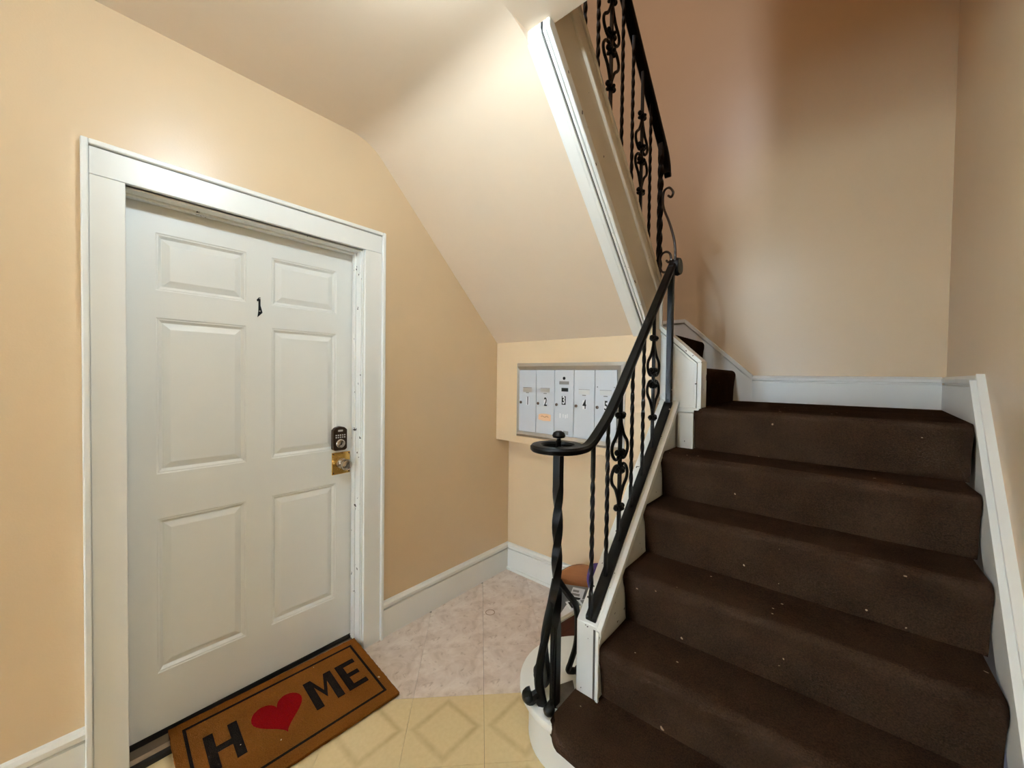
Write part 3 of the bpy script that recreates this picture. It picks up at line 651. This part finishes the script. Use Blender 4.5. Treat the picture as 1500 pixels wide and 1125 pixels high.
# ------------------------------------------------------------------ mailbox unit
mb = empty('mailbox_unit', (0.57, 1.995, 1.005)); tag(mb, 'grey aluminium bank of five apartment mailboxes set in the peach wall', 'mailboxes')
FX0, FX1, FZ0, FZ1, FY = 0.191, 0.950, 1.004, 1.487, 1.995
dx = [0.212, 0.353, 0.494, 0.632, 0.770, 0.905]; dz0, dz1 = 1.040, 1.442
def mitre(pl):
    bm = B(); vs = [bm.verts.new(p) for p in pl]
    return bm
def frame_side(o0, o1, i0, i1):
    bm = B(); yo, yi = FY-.006, FY-.016
    a = [bm.verts.new((x, yo, z)) for x, z in (o0, o1)]; a2 = [bm.verts.new((x, FY+.002, z)) for x, z in (o0, o1)]
    mid0 = ((o0[0]*.55+i0[0]*.45), (o0[1]*.55+i0[1]*.45)); mid1 = ((o1[0]*.55+i1[0]*.45), (o1[1]*.55+i1[1]*.45))
    m0 = [bm.verts.new((x, yi, z)) for x, z in (mid0, mid1)]
    i_ = [bm.verts.new((x, FY-.004, z)) for x, z in (i0, i1)]; i2 = [bm.verts.new((x, FY+.002, z)) for x, z in (i0, i1)]
    L = [a2, a, m0, i_, i2]
    for k in range(4): bm.faces.new((L[k][0], L[k][1], L[k+1][1], L[k+1][0]))
    bm.faces.new((L[4][0], L[4][1], L[0][1], L[0][0])); bm.faces.new([l[0] for l in L]); bm.faces.new([l[1] for l in L][::-1]); return bm
O = [(FX0, FZ0), (FX1, FZ0), (FX1, FZ1), (FX0, FZ1)]; I = [(dx[0], dz0), (dx[5], dz0), (dx[5], dz1), (dx[0], dz1)]
for k in range(4): mesh_obj('frame_side', frame_side(O[k], O[(k+1) % 4], I[k], I[(k+1) % 4]), 'aluframe', mb)
bm = B(); box(bm, dx[0]-.004, dx[5]+.004, FY-.003, FY+.001, dz0-.004, dz1+.004); mesh_obj('back_panel', bm, 'black', mb)
def on_front(me, name, mat, parent, x, z, y):
    o = bpy.data.objects.new(name, me); 
    if not me.materials: me.materials.append(M[mat])
    COL.objects.link(o); o.parent = parent; o.matrix_basis = Matrix.Translation((x, y, z)) @ Matrix.Rotation(math.radians(90), 4, 'X'); return o
lockm = None
for k in range(5):
    x0, x1 = dx[k]+.0016, dx[k+1]-.0016; xc = (x0+x1)/2
    bm = B(); box(bm, x0, x1, FY-.009, FY-.001, dz0+.001, dz1-.001, 0.0012)
    d = mesh_obj('mailbox_door', bm, 'alu', mb); d['label'] = 'narrow grey mailbox door numbered ' + str(k+1); yf = FY-.009
    lx = x0+.0155; lz = 1.230
    bm = B(); lathe(bm, [(0.009, 0.0), (0.009, -.003), (0.006, -.0045)], (lx, yf, lz), 14, 'y'); mesh_obj('lock', bm, 'bronze', d, True)
    if k != 2:
        bm = B(); box(bm, xc-.036, xc+.036, yf-.0012, yf+.0005, 1.327, 1.3295); mesh_obj('flap_line', bm, 'grey', d)
        bm = B(); box(bm, xc-.036, xc+.036, yf-.0007, yf+.0005, 1.300, 1.326); mesh_obj('name_card', bm, 'aluframe', d)
        bm = B(); box(bm, xc-.012, xc+.012, yf-.0006, yf+.0005, 1.292, 1.2975); mesh_obj('small_print', bm, 'grey', d)
        bm = B(); box(bm, xc-.009, xc+.017, yf-.0009, yf+.0005, 1.214, 1.266); mesh_obj('number_sticker', bm, 'paper', d)
        on_front(text_mesh(str(k+1), 0.074, 0.0003, 0.66), 'number', 'black', d, xc+.004, 1.240, yf-.0012)
    else:
        bm = B(); lathe(bm, [(0.0095, 0.0), (0.0095, -.002), (0.007, -.0026)], (xc, yf, 1.392), 16, 'y'); mesh_obj('bell_button', bm, 'black', d)
        bm = B(); box(bm, xc-.034, xc+.034, yf-.001, yf+.0005, 1.355, 1.374); mesh_obj('name_plate', bm, 'grey', d)
        bm = B(); box(bm, xc-.018, xc+.030, yf-.0008, yf+.0005, 1.312, 1.334); mesh_obj('viewing_slot', bm, 'black', d)
        bm = B(); box(bm, xc-.015, xc+.013, yf-.0009, yf+.0005, 1.232, 1.284); mesh_obj('number_sticker', bm, 'black', d)
        on_front(text_mesh('3', 0.064, 0.0003, 0.66), 'number', 'paper', d, xc-.001, 1.258, yf-.0012)
        for q, (ax, aw) in enumerate(((-.030, .010), (-.008, .009), (.008, .010), (.022, .008))):
            bm = B(); box(bm, xc+ax, xc+ax+aw, yf-.0007, yf+.0005, 1.15+.004*(q % 2), 1.178-.003*(q % 3), .0003, 1); mesh_obj('sticker_residue', bm, 'paper', d)
        bm = B(); box(bm, xc-.002, xc+.034, yf-.0008, yf+.0005, 1.052, 1.074); mesh_obj('maker_label', bm, 'grey', d)
    if k == 1:
        bm = B(); prism(bm, [(xc-.050, 1.128), (xc-.01, 1.122), (xc+.045, 1.124), (xc+.046, 1.163), (xc+.01, 1.168), (xc-.030, 1.166), (xc-.048, 1.160)], yf-.0008, yf+.0005, 'y'); mesh_obj('peach_sticker', bm, 'peachtape', d)
        bm = B(); sweep(bm, spline([(xc-.03, yf-.0012, 1.148), (xc-.015, yf-.0012, 1.152), (xc, yf-.0012, 1.145), (xc+.015, yf-.0012, 1.152), (xc+.028, yf-.0012, 1.146)], 4), circ(.0014, 5)); mesh_obj('handwriting', bm, 'rack', d)
    if k == 4:
        for ax in (-.052, .052):
            bm = B(); lathe(bm, [(0.004, 0), (0.003, -.0015)], (xc+ax, yf, 1.346), 8, 'y'); mesh_obj('rivet', bm, 'grey', d)

# ------------------------------------------------------------------ doormat
mat = empty('doormat', (0.13, 0.63, 0.0)); tag(mat, 'brown coir doormat printed HOME with a red heart on the yellow tiles', 'doormat')
# local frame: u along the door, v away from the door
ma, mb_, mc = Vector((-0.060, 0.262, 0.040)), Vector((-0.030, 0.972, 0.040)), Vector((0.392, 0.985, 0.006))
uu = (mb_-ma).normalized(); vv = (mc-mb_); vv = (vv - uu*vv.dot(uu)).normalized(); ww = uu.cross(vv); ww = ww if ww.z > 0 else -ww
ML, MW = 0.715, 0.435
def mp(u, v, h=0): return ma + uu*u + vv*v + ww*h
def mat_poly(bm, poly, h0, h1):
    A = [bm.verts.new(mp(u, v, h0)) for u, v in poly]; C = [bm.verts.new(mp(u, v, h1)) for u, v in poly]; n = len(poly)
    bm.faces.new(A); bm.faces.new(C[::-1])
    for i in range(n): bm.faces.new((A[i], C[i], C[(i+1) % n], A[(i+1) % n]))
def jag(a, b_, n, amp):
    out = []
    for i in range(n): t = i/n; out.append((a[0]+(b_[0]-a[0])*t+random.uniform(-amp, amp), a[1]+(b_[1]-a[1])*t+random.uniform(-amp, amp)))
    return out
bm = B(); C4 = [(0, 0), (ML, 0), (ML, MW), (0, MW)]; poly = []
for i in range(4): poly += jag(C4[i], C4[(i+1) % 4], 40, 0.0012)
mat_poly(bm, poly, 0.0, 0.012); mesh_obj('coir_pile', bm, 'coir', mat)
H1 = 0.0128; bd = 0.035; bw = 0.010
for (u0, v0, u1, v1) in ((bd, bd, ML-bd, bd+bw), (bd, MW-bd-bw-.012, ML-bd, MW-bd-.012), (bd, bd+bw, bd+bw, MW-bd-bw-.012), (ML-bd-bw, bd+bw, ML-bd, MW-bd-bw-.012)):
    bm = B(); mat_poly(bm, [(u0, v0), (u1, v0), (u1, v1), (u0, v1)], 0.010, H1); mesh_obj('border_line', bm, 'coirblack', mat)
def letter(ch, uc, vc, w_, h_):
    st_ = 0.030; bm = B()
    def rc(a, b_, c, d): mat_poly(bm, [(uc+a, vc+b_), (uc+c, vc+b_), (uc+c, vc+d), (uc+a, vc+d)], 0.010, H1+.0004)
    hw, hh = w_/2, h_/2
    if ch == 'H': rc(-hw, -hh, -hw+st_, hh); rc(hw-st_, -hh, hw, hh); rc(-hw+st_, -st_*.45, hw-st_, st_*.45)
    if ch == 'E': rc(-hw, -hh, -hw+st_, hh); rc(-hw+st_, -hh, hw, -hh+st_*.85); rc(-hw+st_, hh-st_*.85, hw, hh); rc(-hw+st_, -st_*.4, hw*.8, st_*.4)
    if ch == 'M':
        rc(-hw, -hh, -hw+st_, hh); rc(hw-st_, -hh, hw, hh)
        for sg in (1, -1): mat_poly(bm, [(uc+sg*(hw-st_), vc-hh), (uc+sg*(hw-st_), vc-hh+.045), (uc, vc+hh*.55), (uc, vc+hh*.05)][::sg], 0.010, H1+.0003)
    o = mesh_obj('letter', bm, 'coirblack', mat); o['label'] = 'black printed letter ' + ch
letter('H', 0.135, 0.205, 0.105, 0.165); letter('M', 0.485, 0.205, 0.115, 0.165); letter('E', 0.605, 0.205, 0.085, 0.165)
hp = []
for i in range(48):
    t = 2*math.pi*i/48; hx = 16*math.sin(t)**3; hy = 13*math.cos(t)-5*math.cos(2*t)-2*math.cos(3*t)-math.cos(4*t)
    hp.append((0.315+hx*0.0056, 0.200-hy*0.0062))
bm = B(); mat_poly(bm, hp, 0.010, H1+.0004); o = mesh_obj('heart', bm, 'coirred', mat); o['label'] = 'dark red printed heart'

# ------------------------------------------------------------------ wooden bin with mail and a purple bag
rk = empty('wooden_bin', (0.74, 1.80, 0)); tag(rk, 'brown wooden bin with an arched back holding mail behind the newel', 'bin')
QA, QB, QC, QD = Vector((0.565, 1.955)), Vector((0.83, 2.085)), Vector((0.872, 1.72)), Vector((0.838, 1.535))   # back left, back right, front right, front left
def wallq(p, q, z0, z1, t, mat_, name, archz=0):
    d = (q-p).normalized(); n = Vector((-d.y, d.x)); cen = (QA+QB+QC+QD)/4
    if n.dot(cen-p) < 0: n = -n
    L = (q-p).length; prof_ = [(0, z0), (L, z0), (L, z1)]
    if archz: prof_ += [(L*(1-i/14), z1+archz*math.sin(math.pi*i/14)**.8) for i in range(1, 14)]
    prof_ += [(0, z1)]
    bm = B(); A = [bm.verts.new((p.x+d.x*a_, p.y+d.y*a_, z)) for a_, z in prof_]; C = [bm.verts.new((p.x+d.x*a_+n.x*t, p.y+d.y*a_+n.y*t, z)) for a_, z in prof_]
    bm.faces.new(A); bm.faces.new(C[::-1])
    for i in range(len(A)): bm.faces.new((A[i], C[i], C[(i+1) % len(A)], A[(i+1) % len(A)]))
    return mesh_obj(name, bm, mat_, rk)
wallq(QA, QB, 0.0, 0.215, 0.014, 'rack', 'arched_back', 0.075)
wallq(QB, QC, 0.0, 0.235, 0.014, 'rackdark', 'side_panel'); wallq(QC, QD, 0.0, 0.232, 0.014, 'rackdark', 'front_panel'); wallq(QD, QA, 0.0, 0.20, 0.014, 'rack', 'side_panel')
bm = B(); prism(bm, [tuple(q+(Vector((.77, 1.85))-q)*.06) for q in (QA, QB, QC, QD)], 0.012, 0.03, 'z'); mesh_obj('bottom_panel', bm, 'rack', rk)
bm = B(); sweep(bm, [(QB.x, QB.y-.01, .239), (QC.x, QC.y, .238), (QD.x, QD.y, .234)], [(-.009, -.004), (.009, -.004), (.009, .004), (-.009, .004)]); mesh_obj('rim', bm, 'aluframe', rk)
# mail
ml = [('white folded flyer with grey print on the mail pile behind the newel', (0.735, 1.885, 0.178), 20, 'paper', True), ('blank white envelope nearest the newel in the wooden bin', (0.795, 1.70, 0.180), 12, 'paper', False), ('white printed letter beside the purple bag in the wooden bin', (0.800, 1.80, 0.186), -35, 'paper', True)]
bm = B(); prism(bm, [tuple(q+(Vector((.78, 1.85))-q)*.13) for q in (QA, QB, QC, QD)], 0.031, 0.168, 'z', 0.003); t = mesh_obj('newspaper_stack', bm, 'grey'); tag(t, 'thick grey bundle of old newspapers under the mail in the wooden bin', 'newspapers')
for lab, (x, y, z), ang, mt, pr_ in ml:
    e = empty('mail_piece', (x, y, z)); tag(e, lab, 'mail'); e.rotation_euler = (0, 0, math.radians(ang))
    bm = B(); box(bm, -.035, .035, -.065, .065, 0, .003); o = mesh_obj('sheet', bm, mt); o.parent = e
    if pr_:
        for q in range(3):
            bm = B(); box(bm, -.028, .026-.01*q, -.055+q*.036, -.032+q*.036, .003, .0034); o = mesh_obj('print_block', bm, 'grey' if q else 'black'); o.parent = e
# purple bag
bm = B(); n = 20; rings = []
for i in range(13):
    t = i/12; z = 0.192 + 0.145*t; r = 0.050*(0.75+0.45*math.sin(math.pi*min(1, t*1.1)*.8))*(1 if t < .95 else .8)
    rings.append([bm.verts.new((0.812+r*.7*math.cos(a)*(1+.10*math.sin(3*a+5*t)), 1.960+r*1.2*math.sin(a)*(1+.08*math.sin(4*a+3*t)), z)) for a in [2*math.pi*k/n for k in range(n)]])
for i in range(12):
    for j in range(n): bm.faces.new((rings[i][j], rings[i][(j+1) % n], rings[i+1][(j+1) % n], rings[i+1][j]))
bm.faces.new(rings[0][::-1]); bm.faces.new(rings[-1])
tag(mesh_obj('cloth_bag', bm, 'purple', None, True), 'crumpled dark purple cloth bag in the rack beside the stringer', 'bag')
